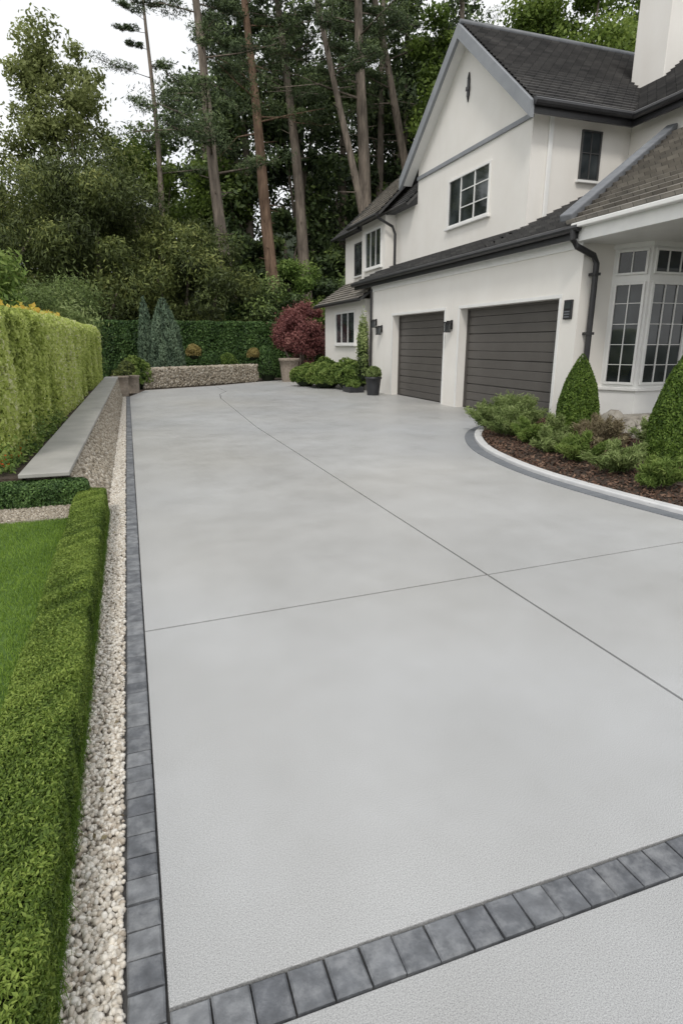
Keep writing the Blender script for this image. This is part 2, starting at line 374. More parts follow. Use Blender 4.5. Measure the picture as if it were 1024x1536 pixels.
# gravel
gr=empty('gravel')
B().box(-.26,-.096,-1,12.7,-.028,-.012).obj('gravel_bed',M['gravelbed'],gr)
n=12500; C=np.c_[rng.uniform(-.225,-.099,n),.3+(rng.uniform(0,1,n)**1.25)*4.0,rng.uniform(-.011,-.002,n)]
stones('pebbles_near',C,rng.uniform(.0036,.0078,n),M['pebble'],2,.8,gr)
n=11000; C=np.c_[rng.uniform(-.235,-.101,n),rng.uniform(4.2,12.6,n),rng.uniform(-.011,-.002,n)]
stones('pebbles_far',C,rng.uniform(.007,.011,n),M['pebble'],1,.7,gr)
n=40; P=np.c_[rng.uniform(-.22,-.10,n),rng.uniform(.7,4,n),np.full(n,.006)]
leaves('fallen_leaves',P,np.tile([0.,0,1.],(n,1)),.016,.55,L['dry'],None,None,rnd=.4)
# ---------------------------------------------------------------- low hedge, lawn
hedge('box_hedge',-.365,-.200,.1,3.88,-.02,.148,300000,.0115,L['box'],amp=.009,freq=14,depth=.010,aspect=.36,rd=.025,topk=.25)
B().box(-3,-.33,-2,3.5,-.029,.06).obj('lawn',M['lawnb'],None)
n=120000; P=np.c_[-.35-rng.uniform(0,1,n)**1.2*1.5,rng.uniform(.6,3.5,n),np.full(n,.066)]
leaves('grass',P,np.tile([0.,0,.2],(n,1))+rng.normal(size=(n,3)),.022,.1,L['grass'],None,.5+lowf(P,5)*.2+rng.uniform(-.3,.35,n),rnd=.3,along=np.tile([0,0,1.],(n,1)),alongk=.75)
n=12000; P=np.c_[rng.normal(-.198,.006,n),rng.uniform(.3,3.8,n),rng.uniform(0,.03,n)]
leaves('grass',P,np.tile([1.,0,.2],(n,1)),.038,.045,L['grass'],None,rng.uniform(0,.4,n),rnd=.6,along=np.tile([.2,0,1.],(n,1)),alongk=.7)
B().box(-3,-.37,3.502,3.8,-.029,.07).obj('gravel_path',M['gravelbed'],None)
n=3500; C=np.c_[rng.uniform(-1.6,-.38,n),rng.uniform(3.51,3.8,n),np.full(n,.071)]
stones('gravel',C,rng.uniform(.005,.010,n),M['stone'],1)
hedge('low_dark_hedge',-2.2,-.30,3.78,3.98,-.02,.20,60000,.016,L['dark'],amp=.008,freq=10,depth=.012,rd=.04)
# ---------------------------------------------------------------- retaining wall
def wt(y):
    k=(y-3.9)/8.2; return (-.41+.19*k, .25+.15*k, -.2+.04*k)
rw=empty('retaining_wall')
b=B(); n=0; ys=np.linspace(4.0,12.3,18)
for y in ys:
    xt,zt,xb=wt(y); w=.25-.05*(y-3.9)/8.2
    b.v+=[(xb-.012,y,-.03),(xt-.012,y,zt-.03),(xt-w-.0,y,zt-.03),(xt-w,y,-.03)]
for i in range(len(ys)-1):
    for m in range(4): k=(m+1)%4; b.f.append([i*4+m,i*4+k,i*4+4+k,i*4+4+m])
b.f+=[[0,1,2,3],[4*17+3,4*17+2,4*17+1,4*17]]
b.obj('wall_core',M['mortar'],rw)
n=11000; y=rng.uniform(4.0,12.3,n); v=rng.uniform(0,1,n); k=(y-3.9)/8.2
xt=-.41+.19*k; zt=.25+.15*k-.040; xb=-.2+.04*k
C=np.c_[xb+(xt-xb)*v-.010,y,zt*v]; stones('face_stones',C,rng.uniform(.008,.021,n),M['stone'],1,.75,rw)
b=B(); n=0; ys=np.linspace(3.9,12.3,3)
for y in ys:
    xt,zt,xb=wt(y); w=.27-.05*(y-3.9)/8.2
    b.v+=[(xt+.012,y,zt-.025),(xt+.012,y,zt),(xt-w,y,zt),(xt-w,y,zt-.025)]
for i in range(2):
    for m in range(4): k=(m+1)%4; b.f.append([i*4+m,i*4+k,i*4+4+k,i*4+4+m])
b.f+=[[0,1,2,3],[11,10,9,8]]
b.obj('coping',M['cap'],rw,bevel=.004)
b=B(); b.v=[(-.67,3.95,.22),(-.44,12.3,.37),(-6,12.3,.37),(-6,3.95,.22),(-.67,3.95,-.03),(-.44,12.3,-.03),(-6,12.3,-.03),(-6,3.95,-.03)]
b.f=[[0,1,2,3],[0,4,5,1],[1,5,6,2],[2,6,7,3],[3,7,4,0]]; b.obj('planting_bed',M['soil'])
def warp(P):
    P=P.copy(); k=(P[:,1]-3.9)/8.; P[:,0]+=.36*k; return P
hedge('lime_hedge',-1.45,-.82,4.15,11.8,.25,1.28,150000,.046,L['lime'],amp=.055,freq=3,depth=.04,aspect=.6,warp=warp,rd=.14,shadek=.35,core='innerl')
n=3200; P=np.c_[rng.uniform(-.95,-.72,n),rng.uniform(4.0,6.5,n),.24+rng.exponential(.05,n)]; P[:,0]+=.045*(P[:,1]-4)
leaves('groundcover_plant',P,np.tile([0.,-.3,1.],(n,1)),.035,.5,L['shrub'])
n=200; P=np.c_[rng.uniform(-.95,-.74,n),rng.uniform(4.0,5.2,n),.27+rng.exponential(.04,n)]
leaves('orange_flowers',P,np.tile([0.,-.3,1.],(n,1)),.022,.7,L['orange'],None,rng.uniform(0,.3,n))
n=420; P=np.c_[rng.uniform(-1.4,-.85,n),rng.uniform(6.0,8,n),1.29+rng.exponential(.015,n)]; P=warp(P)
leaves('yellow_flowers',P,np.tile([0.,-.3,1.],(n,1)),.045,.7,L['yellow'])
# ---------------------------------------------------------------- crowns
def crown_pts(C,R,n,shell=.5):
    k=len(C); i=rng.integers(0,k,n); d=unit(rng.normal(size=(n,3)))
    rr=(rng.uniform(0,1,n)**(1/3.))*(1-shell)+shell*rng.uniform(.8,1.05,n)
    P=C[i]+d*R[i]*rr[:,None]; return P,d,i
def crown(name,C,R,n,size,mat,parent,aspect=.5,droop=0,rnd=.8,loose=.0):
    C=np.asarray(C,float); R=np.asarray(R,float)
    P,d,i=crown_pts(C,R,n); cs=rng.uniform(-.24,.27,len(C))
    if loose: P=P+rng.normal(size=P.shape)*R[i]*loose
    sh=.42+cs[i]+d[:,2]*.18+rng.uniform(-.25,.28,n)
    al=None
    if droop: al=np.tile([0,0,-1.],(n,1))
    return leaves(name,P,d+np.array([0,0,.3]),size,aspect,mat,parent,sh,rnd=rnd,along=al,alongk=droop)
def blob_clumps(c,R,k,cr,inner=.45):
    d=unit(rng.normal(size=(k,3))); rr=rng.uniform(inner,1,k)
    C=np.array(c)+d*np.array(R)*rr[:,None]
    Rr=cr*rng.uniform(.6,1.25,(k,1))*np.array([[1,1,.8]])*np.ones((k,3)); return C,Rr
def bigshrub(name,c,R,k,cr,n,size,mat,droop=0,aspect=.45,stem=True,loose=.12):
    e=empty(name); C,Rr=blob_clumps(c,R,k,cr); C[:,2]=np.maximum(C[:,2],.25)
    crown('foliage',C,Rr,n,size,mat,e,aspect,droop,loose=loose)
    if stem:
        b=B(); 
        for j in range(9):
            q=C[rng.integers(0,k)]; base=np.array([c[0]+rng.uniform(-.2,.2),c[1]+rng.uniform(-.2,.2),-.05]); mid=(base+q)/2+rng.normal(size=3)*.15*cr
            b.tube([base,mid,q],[R[0]*.04+.02,R[0]*.03+.01,.01],6)
        b.obj('stems',M['bark'],e,smooth=True)
    return e
def pine(base,top,r,limb0,spread,nl,mat='bark',nleaf=26000,seed=0,curve=(0,0),left=0):
    e=empty('pine_tree'); r_=np.random.default_rng(seed)
    base=np.array(base,float);top=np.array(top,float); ts=np.linspace(0,1,12)
    pts=[base+(top-base)*t+np.array([curve[0]*math.sin(t*math.pi),curve[1]*math.sin(t*math.pi),0])+np.array([.06*math.sin(t*9+seed),0,0]) for t in ts]
    b=B(); b.tube(pts,[r*(1.0-.72*t)+(.12*r if t<.02 else 0) for t in ts],12)
    C=[];R=[]
    for j in range(nl):
        t=limb0+(1-limb0)*(j+.5)/nl*1.0; t=min(t+r_.uniform(-.02,.02),.99)
        f=t*11; i=int(f); p=pts[i]+(pts[min(i+1,11)]-pts[i])*(f-i)
        a=r_.uniform(0,2*np.pi); l=spread*(1.15-.75*(t-limb0)/(1-limb0))*r_.uniform(.5,1.15)
        dv=np.array([math.cos(a),math.sin(a),0]); e1=p+dv*l*.5+np.array([0,0,l*.08]); e2=p+dv*l+np.array([0,0,l*r_.uniform(-.05,.22)])
        b.tube([p,e1,e2],[r*.22*(1.2-t),r*.14*(1.2-t),.012],6)
        for s in np.linspace(.4,1.05,5):
            q=p+(e2-p)*s+r_.normal(size=3)*np.array([.25,.25,.08])*l*.35
            if s>.5: b.tube([p+(e2-p)*s*.9,q],[.02,.008],4)
            C.append(q+np.array([0,0,.08])); k=l*.2*r_.uniform(.6,1.3); R.append([k,k,k*.36])
    for j in range(9):
        t=r_.uniform(.2,limb0); f=t*11; i=int(f); p=pts[i]+(pts[i+1]-pts[i])*(f-i); a=r_.uniform(0,6.28); l=r_.uniform(.3,1.1)
        b.tube([p,p+np.array([math.cos(a)*l,math.sin(a)*l,r_.uniform(-.1,.3)])],[.03,.008],4)
    b.obj('trunk',M[mat],e,smooth=True)
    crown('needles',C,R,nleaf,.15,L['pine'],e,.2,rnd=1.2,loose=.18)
    return e
pine((4.25,25,-.1),(3.05,25,15.5),.29,.45,3.5,26,'bark',25000,1)
pine((7.15,29,-.1),(5.7,29,17),.34,.58,3.3,20,'barkr',19000,2,(-.1,0))
pine((8.9,30,-.1),(7.3,30,17.5),.34,.64,3.2,20,'bark',18000,3,(.1,0))
pine((11.1,28,-.1),(10.4,28,18),.40,.60,3.2,20,'bark',21000,4)
pine((11.6,27,-.1),(7.6,27,16.5),.24,.68,2.8,14,'bark',13000,5,(.35,0))
pine((15.2,29,-.1),(10.8,29,18),.32,.64,3.2,18,'bark',18000,6,(.4,0))
pine((2.2,31,-.1),(2.0,31,15),.2,.55,2.4,12,'bark',8000,8)
pine((17.5,31,-.1),(17,31,20),.3,.5,3.6,24,'bark',24000,9)
pine((13.4,33,-.1),(13.8,33,20),.28,.5,3.6,22,'bark',22000,10)
bigshrub('olive_tree',(-1.2,22.5,3.7),(3.5,2.6,3.3),85,.8,90000,.16,L['olive'],.35,.28,loose=.2)
bigshrub('olive_tree',(2.2,21.8,2.5),(1.8,1.8,2.5),46,.62,40000,.15,L['olive'],.35,.28,loose=.2)
bigshrub('olive_tree',(-4.8,21.5,3.3),(2.8,2.6,3.0),55,.8,50000,.16,L['olive'],.3,.28,loose=.2)
bigshrub('large_shrub',(-2.3,9.8,1.2),(1.0,2.6,1.15),40,.4,42000,.09,L['shrub'],0,.4,loose=.2)
bigshrub('large_shrub',(-1.35,14.2,1.0),(.9,2.0,1.25),34,.42,30000,.09,L['herb'],.0,.25,loose=.25)
bigshrub('pale_tree',(-2.0,31,9.8),(1.9,2.0,3.9),70,.5,17000,.19,L['pale'],0,.5,loose=.35)
bigshrub('pale_tree',(1.2,33,8.0),(1.8,2.0,2.6),44,.6,14000,.2,L['bright'],0,.5,loose=.3)
bigshrub('pale_tree',(-6.3,32,7.8),(2.2,2.2,3.0),50,.65,15000,.2,L['pale'],0,.5,loose=.3)
bigshrub('pale_tree',(5.0,34,7.6),(1.8,1.8,2.8),44,.65,15000,.2,L['bright'],0,.5,loose=.3)
for (x,y,z,R,nm,mt) in ((4.9,22.4,1.5,1.5,22000,'forest'),(6.3,22.8,1.9,1.7,26000,'shrub'),(7.9,22.6,1.6,1.5,22000,'forest'),(9.4,22.8,1.7,1.7,22000,'shrub'),(3.4,22.8,1.3,1.3,16000,'dark')):
    bigshrub('evergreen_shrub',(x,y,z),(R,R*.8,z),30,.5,nm,.13,L[mt],0,.45,loose=.2)
fo=empty('forest'); tr=B()
Cs=[];Rs=[]
def ftree(x,y,h,w):
    k=26; c=(x,y,h*.62); C,Rr=blob_clumps(c,(w,w*.8,h*.38),k,w*.36,.3); Cs.append(C);Rs.append(Rr)
    tr.tube([(x,y,-.1),(x+.2,y,h*.4),(x,y,h*.85)],[.28,.2,.06],8)
    for j in range(5):
        q=C[rng.integers(0,k)]; tr.tube([(x,y,h*rng.uniform(.25,.5)),(x*.5+q[0]*.5,y,q[2]*.75),q],[.1,.06,.02],5)
for x in np.arange(-26,-5,3.2): ftree(x+rng.uniform(-1,1),34+rng.uniform(-1,3),rng.uniform(7,9),2.6)
for x in np.arange(-5,5,2.6): ftree(x+rng.uniform(-.6,.6),36+rng.uniform(-1,3),rng.uniform(7,9),2.4)
for x in np.arange(7.2,40,2.5): ftree(x+rng.uniform(-.8,.8),34+rng.uniform(-1.5,3),rng.uniform(18,21.5),2.8)
for x in np.arange(5,40,3.2): ftree(x+rng.uniform(-1,1),38+rng.uniform(-1,3),rng.uniform(13,17),3.0)
for x in np.arange(5.5,16,2.2): ftree(x+rng.uniform(-.5,.5),32.5,rng.uniform(6,8.5),1.9)
tr.obj('forest_trunks',M['bark'],fo,smooth=True)
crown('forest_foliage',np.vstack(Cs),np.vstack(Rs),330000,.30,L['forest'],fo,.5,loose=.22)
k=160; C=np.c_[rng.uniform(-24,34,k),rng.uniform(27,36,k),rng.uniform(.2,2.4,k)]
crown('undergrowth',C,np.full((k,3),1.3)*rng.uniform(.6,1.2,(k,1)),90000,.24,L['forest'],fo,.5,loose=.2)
for (x,y,h,w) in ((19,25,17.5,3.0),(23.5,26,17.5,3.2),(27.5,27,19,3.2),(14.5,27,15,2.2)):
    bigshrub('broadleaf_tree',(x,y,h*.62),(w,w,h*.38),70,w*.27,32000,.2,L['bright'],0,.55,loose=.25)
nx,ny=50,14; xs=np.linspace(-110,120,nx); ys=np.linspace(41,90,ny)
V=[];
for j,yv in enumerate(ys):
    for i,xv in enumerate(xs):
        V.append((xv,yv,-.1+ (min(1,j/4.))*(5+8*max(0,min(1,(xv-4)/12))+math.sin(xv*.35)*.6+rng.uniform(-.4,.4))))
F=[[j*nx+i,j*nx+i+1,(j+1)*nx+i+1,(j+1)*nx+i] for j in range(ny-1) for i in range(nx-1)]
mesh_np('added_hill',V,F,M['added_hill'],None,None,True)  # added dark backdrop, keeps bright sky out of low gaps between trees
# ---------------------------------------------------------------- back garden
hedge('clipped_hedge',-.9,5.0,18.6,19.4,-.02,1.62,80000,.07,L['dark'],amp=.03,freq=3,depth=.05,rd=.06)
B().box(-3,6.5,12.62,21,-.029,-.022).obj('planting_bed',M['soil'])
gw=empty('gabion_wall')
p0=np.array([.32,14.75]);p1=np.array([3.35,16.7]);d=(p1-p0)/np.linalg.norm(p1-p0);nn=np.array([d[1],-d[0]])
b=B(); q=[p0,p1,p1-nn*.35,p0-nn*.35]; b.prism([(a[0],a[1],-.03) for a in q],(0,0,.45)).obj('core',M['mortar'],gw)
n=2600; u=rng.uniform(0,1,n); Ln=np.linalg.norm(p1-p0)
C=np.c_[p0[0]+d[0]*Ln*u,p0[1]+d[1]*Ln*u,rng.uniform(0,.44,n)]; C[:,:2]+=nn*.005
stones('face_stones',C,rng.uniform(.022,.045,n),M['stone'],1,.8,gw)
n=900;u=rng.uniform(0,Ln,n);w=rng.uniform(0,.35,n); C=np.c_[p0[0]+d[0]*u-nn[0]*w,p0[1]+d[1]*u-nn[1]*w,np.full(n,.43)]
stones('top_stones',C,rng.uniform(.025,.045,n),M['stone'],1,.8,gw)
n=300;w=rng.uniform(0,.35,n); C=np.c_[p0[0]-nn[0]*w,p0[1]-nn[1]*w,rng.uniform(0,.43,n)]
stones('end_stones',C,rng.uniform(.025,.045,n),M['stone'],1,.8,gw)
ball('columnar_conifer',(.95,16.6,0),(.48,.48,2.15),17000,.09,L['blue'],.2,.22,3,shape='cone',up=.6)
ball('columnar_conifer',(.50,17.0,0),(.24,.24,2.2),9000,.09,L['blue'],.2,.18,3,shape='cone',up=.6)
ball('small_shrub',(.15,14.9,.28),(.3,.3,.42),6000,.07,L['shrub'],.5,.2)
ball('round_topiary',(1.62,16.3,.78),(.19,.19,.21),3500,.04,L['gold'])
ball('round_topiary',(3.35,17.2,.70),(.18,.18,.19),3000,.04,L['gold'])
ball('round_shrub',(2.2,17.5,.4),(.3,.3,.4),4000,.06,L['dark'])
ball('round_shrub',(2.7,17.6,.35),(.3,.3,.4),4000,.06,L['shrub'])
bigshrub('red_maple_shrub',(4.72,17.1,1.15),(.80,.7,.88),64,.17,26000,.07,L['red'],0,.5,loose=.4)
ball('ornamental_shrub',(3.75,17.2,.35),(.3,.3,.6),4000,.08,L['dark'],.25,up=.5)
def pot(name,x,y,r,h,mat,soil=True,taper=.75):
    e=empty(name); b=B(); seg=24
    prof=[(r*taper,0),(r*(taper+1)/2,h*.5),(r*.97,h*.88),(r*1.06,h*.89),(r*1.06,h),(r*.9,h),(r*.88,h*.9)]
    V=[];F=[]
    for (rr,z) in prof:
        for k in range(seg): t=2*math.pi*k/seg; V.append((x+rr*math.cos(t),y+rr*math.sin(t),z))
    for i in range(len(prof)-1):
        for k in range(seg): k2=(k+1)%seg; F.append([i*seg+k,i*seg+k2,(i+1)*seg+k2,(i+1)*seg+k])
    mesh_py('pot_body',V,F,mat,e,True)
    mesh_py('soil',V[-seg:],[list(range(seg))],M['soil'],e)
    return e
e=pot('stone_planter',4.15,16.3,.27,.62,M['potstone'])
e=pot('garden_pot',-.17,12.75,.15,.40,M['potstone'],taper=.85); ball('x',(-.17,12.75,.42),(.15,.15,.1),900,.06,L['olive'],parent=e,core=False)
e=pot('garden_pot',.02,13.5,.17,.36,M['potstone'],taper=.9)
ball('round_shrub',(-.22,14.2,.36),(.2,.2,.22),2200,.05,L['dark']); ball('round_shrub',(-.05,13.2,.5),(.16,.16,.16),0+1500,.05,L['olive'])
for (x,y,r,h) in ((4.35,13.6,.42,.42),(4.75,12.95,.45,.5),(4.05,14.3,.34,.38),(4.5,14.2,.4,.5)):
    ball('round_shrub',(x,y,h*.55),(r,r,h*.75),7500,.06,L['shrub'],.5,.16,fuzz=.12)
ball('climbing_shrub',(4.86,12.55,.65),(.12,.17,.75),3000,.07,L['herb'],.4,.4,fuzz=.2,ck=.6)
e=empty('planter_box'); B().box(4.35,4.68,12.0,12.45,0,.12).obj('box',M['potblack'],e,bevel=.01)
ball('x',(4.5,12.2,.14),(.15,.2,.12),1500,.05,L['shrub'],parent=e,core=False)
e=pot('black_pot',4.62,11.35,.16,.36,M['potblack']); ball('x',(4.62,11.35,.42),(.15,.15,.14),1600,.06,L['herb'],parent=e,core=False)
# ---------------------------------------------------------------- right bed
def catmull(P,n=12):
    P=[np.array(p,float) for p in P]; P=[2*P[0]-P[1]]+P+[2*P[-1]-P[-2]]; out=[]
    for i in range(1,len(P)-2):
        for t in np.linspace(0,1,n,endpoint=False):
            out.append(.5*((2*P[i])+(-P[i-1]+P[i+1])*t+(2*P[i-1]-5*P[i]+4*P[i+1]-P[i+2])*t*t+(-P[i-1]+3*P[i]-3*P[i+1]+P[i+2])*t**3))
    out.append(P[-2]); return np.array(out)
kc=catmull([(3.35,.9),(3.12,1.8),(2.99,2.5),(2.91,3.1),(2.88,3.75),(2.95,4.4),(3.13,5.1),(3.5,5.85),(3.95,6.4),(4.6,6.86),(4.98,6.95)])
tg=np.gradient(kc,axis=0); tg/=np.linalg.norm(tg,axis=1,keepdims=True); nr=np.c_[tg[:,1],-tg[:,0]]
def strip(name,o0,o1,z0,z1,mat,parent,bevel=0):
    b=B(); a=kc+nr*o0; c=kc+nr*o1; m=len(kc)
    for i in range(m): b.v+=[(a[i][0],a[i][1],z0),(a[i][0],a[i][1],z1),(c[i][0],c[i][1],z1),(c[i][0],c[i][1],z0)]
    for i in range(m-1):
        for q in range(4): k=(q+1)%4; b.f.append([i*4+q,i*4+k,i*4+4+k,i*4+4+q])
    b.f+=[[0,1,2,3],[4*m-1,4*m-2,4*m-3,4*m-4]]
    b.obj(name,mat,parent,bevel=bevel)
kb=empty('garden_kerb')
strip('dark_band',0,.10,-.015,.006,M['kerbd'],kb,.002); strip('white_kerb',.103,.185,-.015,.034,M['kerbw'],kb,.008)
inn=kc+nr*.185
b=B(); m=len(inn)
b.v=[(p[0],p[1],.015) for p in inn]+[(p[0]*.5+3.1,p[1]*.6+2.2,.09) for p in inn]+[(5.7,max(.9,min(p[1],5.94)),.12) for p in inn]
for r in range(2):
    for i in range(m-1): b.f.append([r*m+i,r*m+i+1,(r+1)*m+i+1,(r+1)*m+i])
b.v+=[(5.7,.9,.12),(8,.9,.12),(8,5.94,.12),(5.7,5.94,.12)]; q=len(b.v)-4; b.f.append([q,q+1,q+2,q+3])
b.obj('mulch_bed',M['soil'])
n=17000; i=rng.integers(0,m,n); k=rng.uniform(0,1,n)**1.2
A=inn[i]+rng.normal(size=(n,2))*.03; Bm=np.c_[A[:,0]*.5+3.1,A[:,1]*.6+2.2]
P=np.c_[A+(Bm-A)*k[:,None],.018+.078*k+rng.uniform(0,.012,n)]
keep=np.min(np.linalg.norm(P[:,None,:2]-inn[None,::3],axis=2),axis=1)>.012
P=P[keep]
leaves('bark_mulch',P,np.tile([0.,0,1.],(len(P),1)),.036,.42,M['mulch'],None,None,rnd=.45)
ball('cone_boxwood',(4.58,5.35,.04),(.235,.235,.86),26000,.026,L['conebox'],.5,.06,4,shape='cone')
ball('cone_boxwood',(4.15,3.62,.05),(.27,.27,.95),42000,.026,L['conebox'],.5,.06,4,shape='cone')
for (x,y,r,mt,nm,h) in ((3.82,5.5,.20,'herb',5000,1),(4.1,5.85,.26,'herb',8000,1.1),(3.9,6.05,.2,'herb',5000,1),(4.35,6.1,.24,'herb',6500,1.1),(3.74,5.02,.16,'shrub',4500,1),(4.15,5.2,.15,'herb',4500,1),
    (3.62,4.5,.155,'herb',5500,1),(3.56,4.02,.165,'shrub',6000,1),(3.50,3.57,.17,'herb',6500,1),(3.40,3.10,.145,'shrub',5500,1),(4.15,4.5,.19,'dry',4500,1),(4.4,4.8,.18,'dry',4500,1),(4.55,4.2,.2,'herb',4500,1),(3.7,2.3,.17,'shrub',4500,1),(4.5,6.3,.2,'herb',4500,1)):
    tuft('low_shrub' if mt!='dry' else 'dry_shrub',x,y,r,int(nm*1.7),L[mt],h)
C=np.array([(5.05,5.35,.13),(5.3,5.2,.12),(4.95,5.0,.1),(5.25,4.9,.11),(5.5,5.3,.14),(5.6,5.0,.12),(4.8,4.7,.1)])
for c in C: stones('garden_rock',c[None],[rng.uniform(.10,.17)],M['rock'],3,.6,jit=.05)
B().box(5.0,7.6,5.35,5.6,.0,.20).obj('stone_step',M['rock'],None,bevel=.02)
# ---------------------------------------------------------------- HOUSE
H=empty('white_house')
X0=5.0
w=B(); T=.2
for (a,c) in ((6.0,6.34),(8.7,9.2),(11.3,12.4)): w.box(X0,X0+T,a,c,-.02,1.53)
w.box(X0,X0+T,6.0,12.4,1.53,2.24)
w.box(X0+T,5.6,12.2,12.4,-.02,2.3)
w.box(X0+T,5.42,6.0,6.2,-.02,2.24)
w.box(5.42,7.6,6.0,6.2,-.02,2.24)
w.obj('garage_walls',M['stucco'],H)
B().box(5.0-.025,5.0-.001,6.0,12.42,2.05,2.2).obj('eaves_band',M['white'],H,bevel=.004)
w=B(); w.prism([(5.6,8.02,2.2),(5.6,11.6,2.2),(5.6,11.6,4.3),(5.6,9.87,5.76),(5.6,8.02,4.24)],(5.4,0,0)); w.obj('main_block',M['stucco'],H)
w=B(); w.box(7.3,11,5.62,8.015,2.3,4.2).box(7.6,11,5.62,8.0,-.02,2.3).box(5.6,9,11.604,15.8,-.02,3.62).box(5.0,5.598,12.8,15.7,-.02,1.95).box(5.35,5.598,12.6,13.95,2.3,3.6)
w.obj('wings',M['stucco'],H)
B().box(5.86,5.93,7.985,8.018,2.7,4.2).obj('downpipe_white',M['white'],H,bevel=.01)
B().box(5.57,5.598,8.0,11.6,4.02,4.085).obj('gable_band',M['barge'],H,bevel=.004)
def roof(name,a,b_,c,d,mat,n=20,th=.035,parent=H,under=True):
    a,b_,c,d=[Vector(p) for p in (a,b_,c,d)]
    nrm=(b_-a).cross(d-a).normalized()
    if nrm.z<0: nrm=-nrm
    V=[];F=[];uv=[]
    e=(b_-a).normalized()
    for i in range(n):
        t0=i/n;t1=(i+1)/n
        l0=a+(d-a)*t0;r0=b_+(c-b_)*t0;l1=a+(d-a)*t1;r1=b_+(c-b_)*t1
        k=len(V); V+=[l0+nrm*th*.15,r0+nrm*th*.15,r0+nrm*th,l0+nrm*th,r1+nrm*th*.2,l1+nrm*th*.2]
        F+=[[k,k+1,k+2,k+3],[k+3,k+2,k+4,k+5]]
        u=lambda p:(p-a).dot(e)*S
        uv+=[(u(l0),i+.02),(u(r0),i+.02),(u(r0),i+.05),(u(l0),i+.05)]
        uv+=[(u(l0),i+.05),(u(r0),i+.05),(u(r1),i+.95),(u(l1),i+.95)]
    o=mesh_py(name,V,F,mat,parent,uv=uv)
    if under:
        b=B().prism([a-nrm*.045,b_-nrm*.045,c-nrm*.045,d-nrm*.045],nrm*.045); b.obj(name+'_deck',M['frame'],parent)
    return o
ez=4.12; rz=5.85; ym=9.87
roof('main_roof',(5.42,7.76,ez),(11.2,7.76,ez),(11.2,ym,rz),(5.42,ym,rz),M['roof'],26)
roof('main_roof_back',(5.42,11.97,ez),(11.2,11.97,ez),(11.2,ym,rz),(5.42,ym,rz),M['roof'],26)
B().tube([(5.40,ym,rz+.02),(11.2,ym,rz+.02)],.045,8).obj('ridge_tiles',M['lead'],H,smooth=True)
bb=B()
def rake(p,q,h,x0,x1):
    bb.prism([(x0,p[0],p[1]),(x0,q[0],q[1]),(x0,q[0],q[1]-h),(x0,p[0],p[1]-h)],(x1-x0,0,0))
rake((7.76,ez-.0),(ym,rz-.0),.20,5.36,5.415); rake((ym,rz),(11.97,ez),.20,5.36,5.415)
bb.obj('barge_boards',M['barge'],H)
sf=B()
sf.prism([(5.415,7.80,ez-.10),(5.415,ym,rz-.075),(5.415,ym,rz-.13),(5.415,7.84,ez-.13)],(.185,0,0)).prism([(5.415,ym,rz-.075),(5.415,11.93,ez-.10),(5.415,11.9,ez-.13),(5.415,ym,rz-.13)],(.185,0,0))
sf.box(5.6,7.3,7.82,8.018,ez-.06,ez-.01)
sf.obj('soffits',M['white'],H)
gt=B(); gt.tube([(5.40,7.735,ez-.01),(7.1,7.735,ez-.01)],.05,10); gt.tube([(7.05,7.72,ez-.02),(7.05,5.3,ez-.02)],.05,10)
gt.box(5.42,7.1,7.775,7.80,ez-.14,ez-.01).box(7.09,7.115,5.3,7.80,ez-.14,ez-.03)
roof('wing_roof',(7.08,5.3,ez),(7.08,7.78,ez),(8.7,9.4,5.46),(8.7,5.3,5.46),M['roof'],22)
roof('wing_roof_back',(10.3,5.3,ez),(10.3,7.78,ez),(8.7,9.4,5.46),(8.7,5.3,5.46),M['roof'],20)
w=B().prism([(7.3,5.64,4.2),(10.1,5.64,4.2),(8.7,5.64,5.36)],(0,.15,0)); w.obj('wing_gable',M['stucco'],H)
w=B(); w.box(7.9,8.55,8.15,8.8,4.3,7.0); w.obj('chimney',M['stucco'],H,bevel=.01)
B().box(7.85,8.60,8.10,8.85,7.0,7.12).obj('chimney_cap',M['lead'],H,bevel=.01)
B().box(7.885,8.565,8.135,8.815,4.3,4.75).obj('chimney_flashing',M['lead'],H)
sl=.474; rzf=lambda x:2.26+(x-4.84)*sl
roof('garage_roof',(4.84,8.02,2.26),(4.84,13.1,2.26),(5.6,13.1,rzf(5.6)),(5.6,8.02,rzf(5.6)),M['roof'],6)
roof('garage_roof_near',(4.84,6.0,2.26),(4.84,8.018,2.26),(7.3,8.018,rzf(7.3)),(7.3,6.0,rzf(7.3)),M['roof'],18)
gt.tube([(4.81,5.9,2.235),(4.81,13.12,2.235)],.042,10)
gt.box(4.85,4.875,5.95,13.1,2.13,2.24)
B().box(4.875,4.999,6.0,13.1,2.19,2.215).obj('garage_soffit',M['white'],H)
zp=lambda x:2.29+(x-4.82)*.60
roof('porch_roof',(4.82,2.6,2.29),(4.82,6.12,2.29),(7.3,7.25,zp(7.3)),(7.3,3.8,zp(7.3)),M['roofb'],17,th=.05)
roof('porch_roof_front',(9.5,2.6,2.29),(4.82,2.6,2.29),(7.3,3.8,zp(7.3)),(7.31,3.8,zp(7.3)),M['roofb'],17,th=.05)
w=B().prism([(4.86,6.12,2.2),(7.3,7.25,2.4),(7.3,7.25,zp(7.3)-.06),(4.86,6.12,2.27)],(0,-.05,0)); w.obj('porch_roof_side',M['stucco'],H)
B().beam((4.80,6.12,2.36),(7.3,7.25,zp(7.3)+.07),.15,.08).obj('porch_hip_cap',M['lead'],H,bevel=.015)
w=B(); w.box(4.86,4.92,2.65,6.0-.002,2.10,2.255).box(4.92,7.6,2.65,5.998,2.10,2.13).box(4.92,9.4,2.6,2.649,2.10,2.255); w.obj('porch_fascia',M['white'],H,bevel=.004)
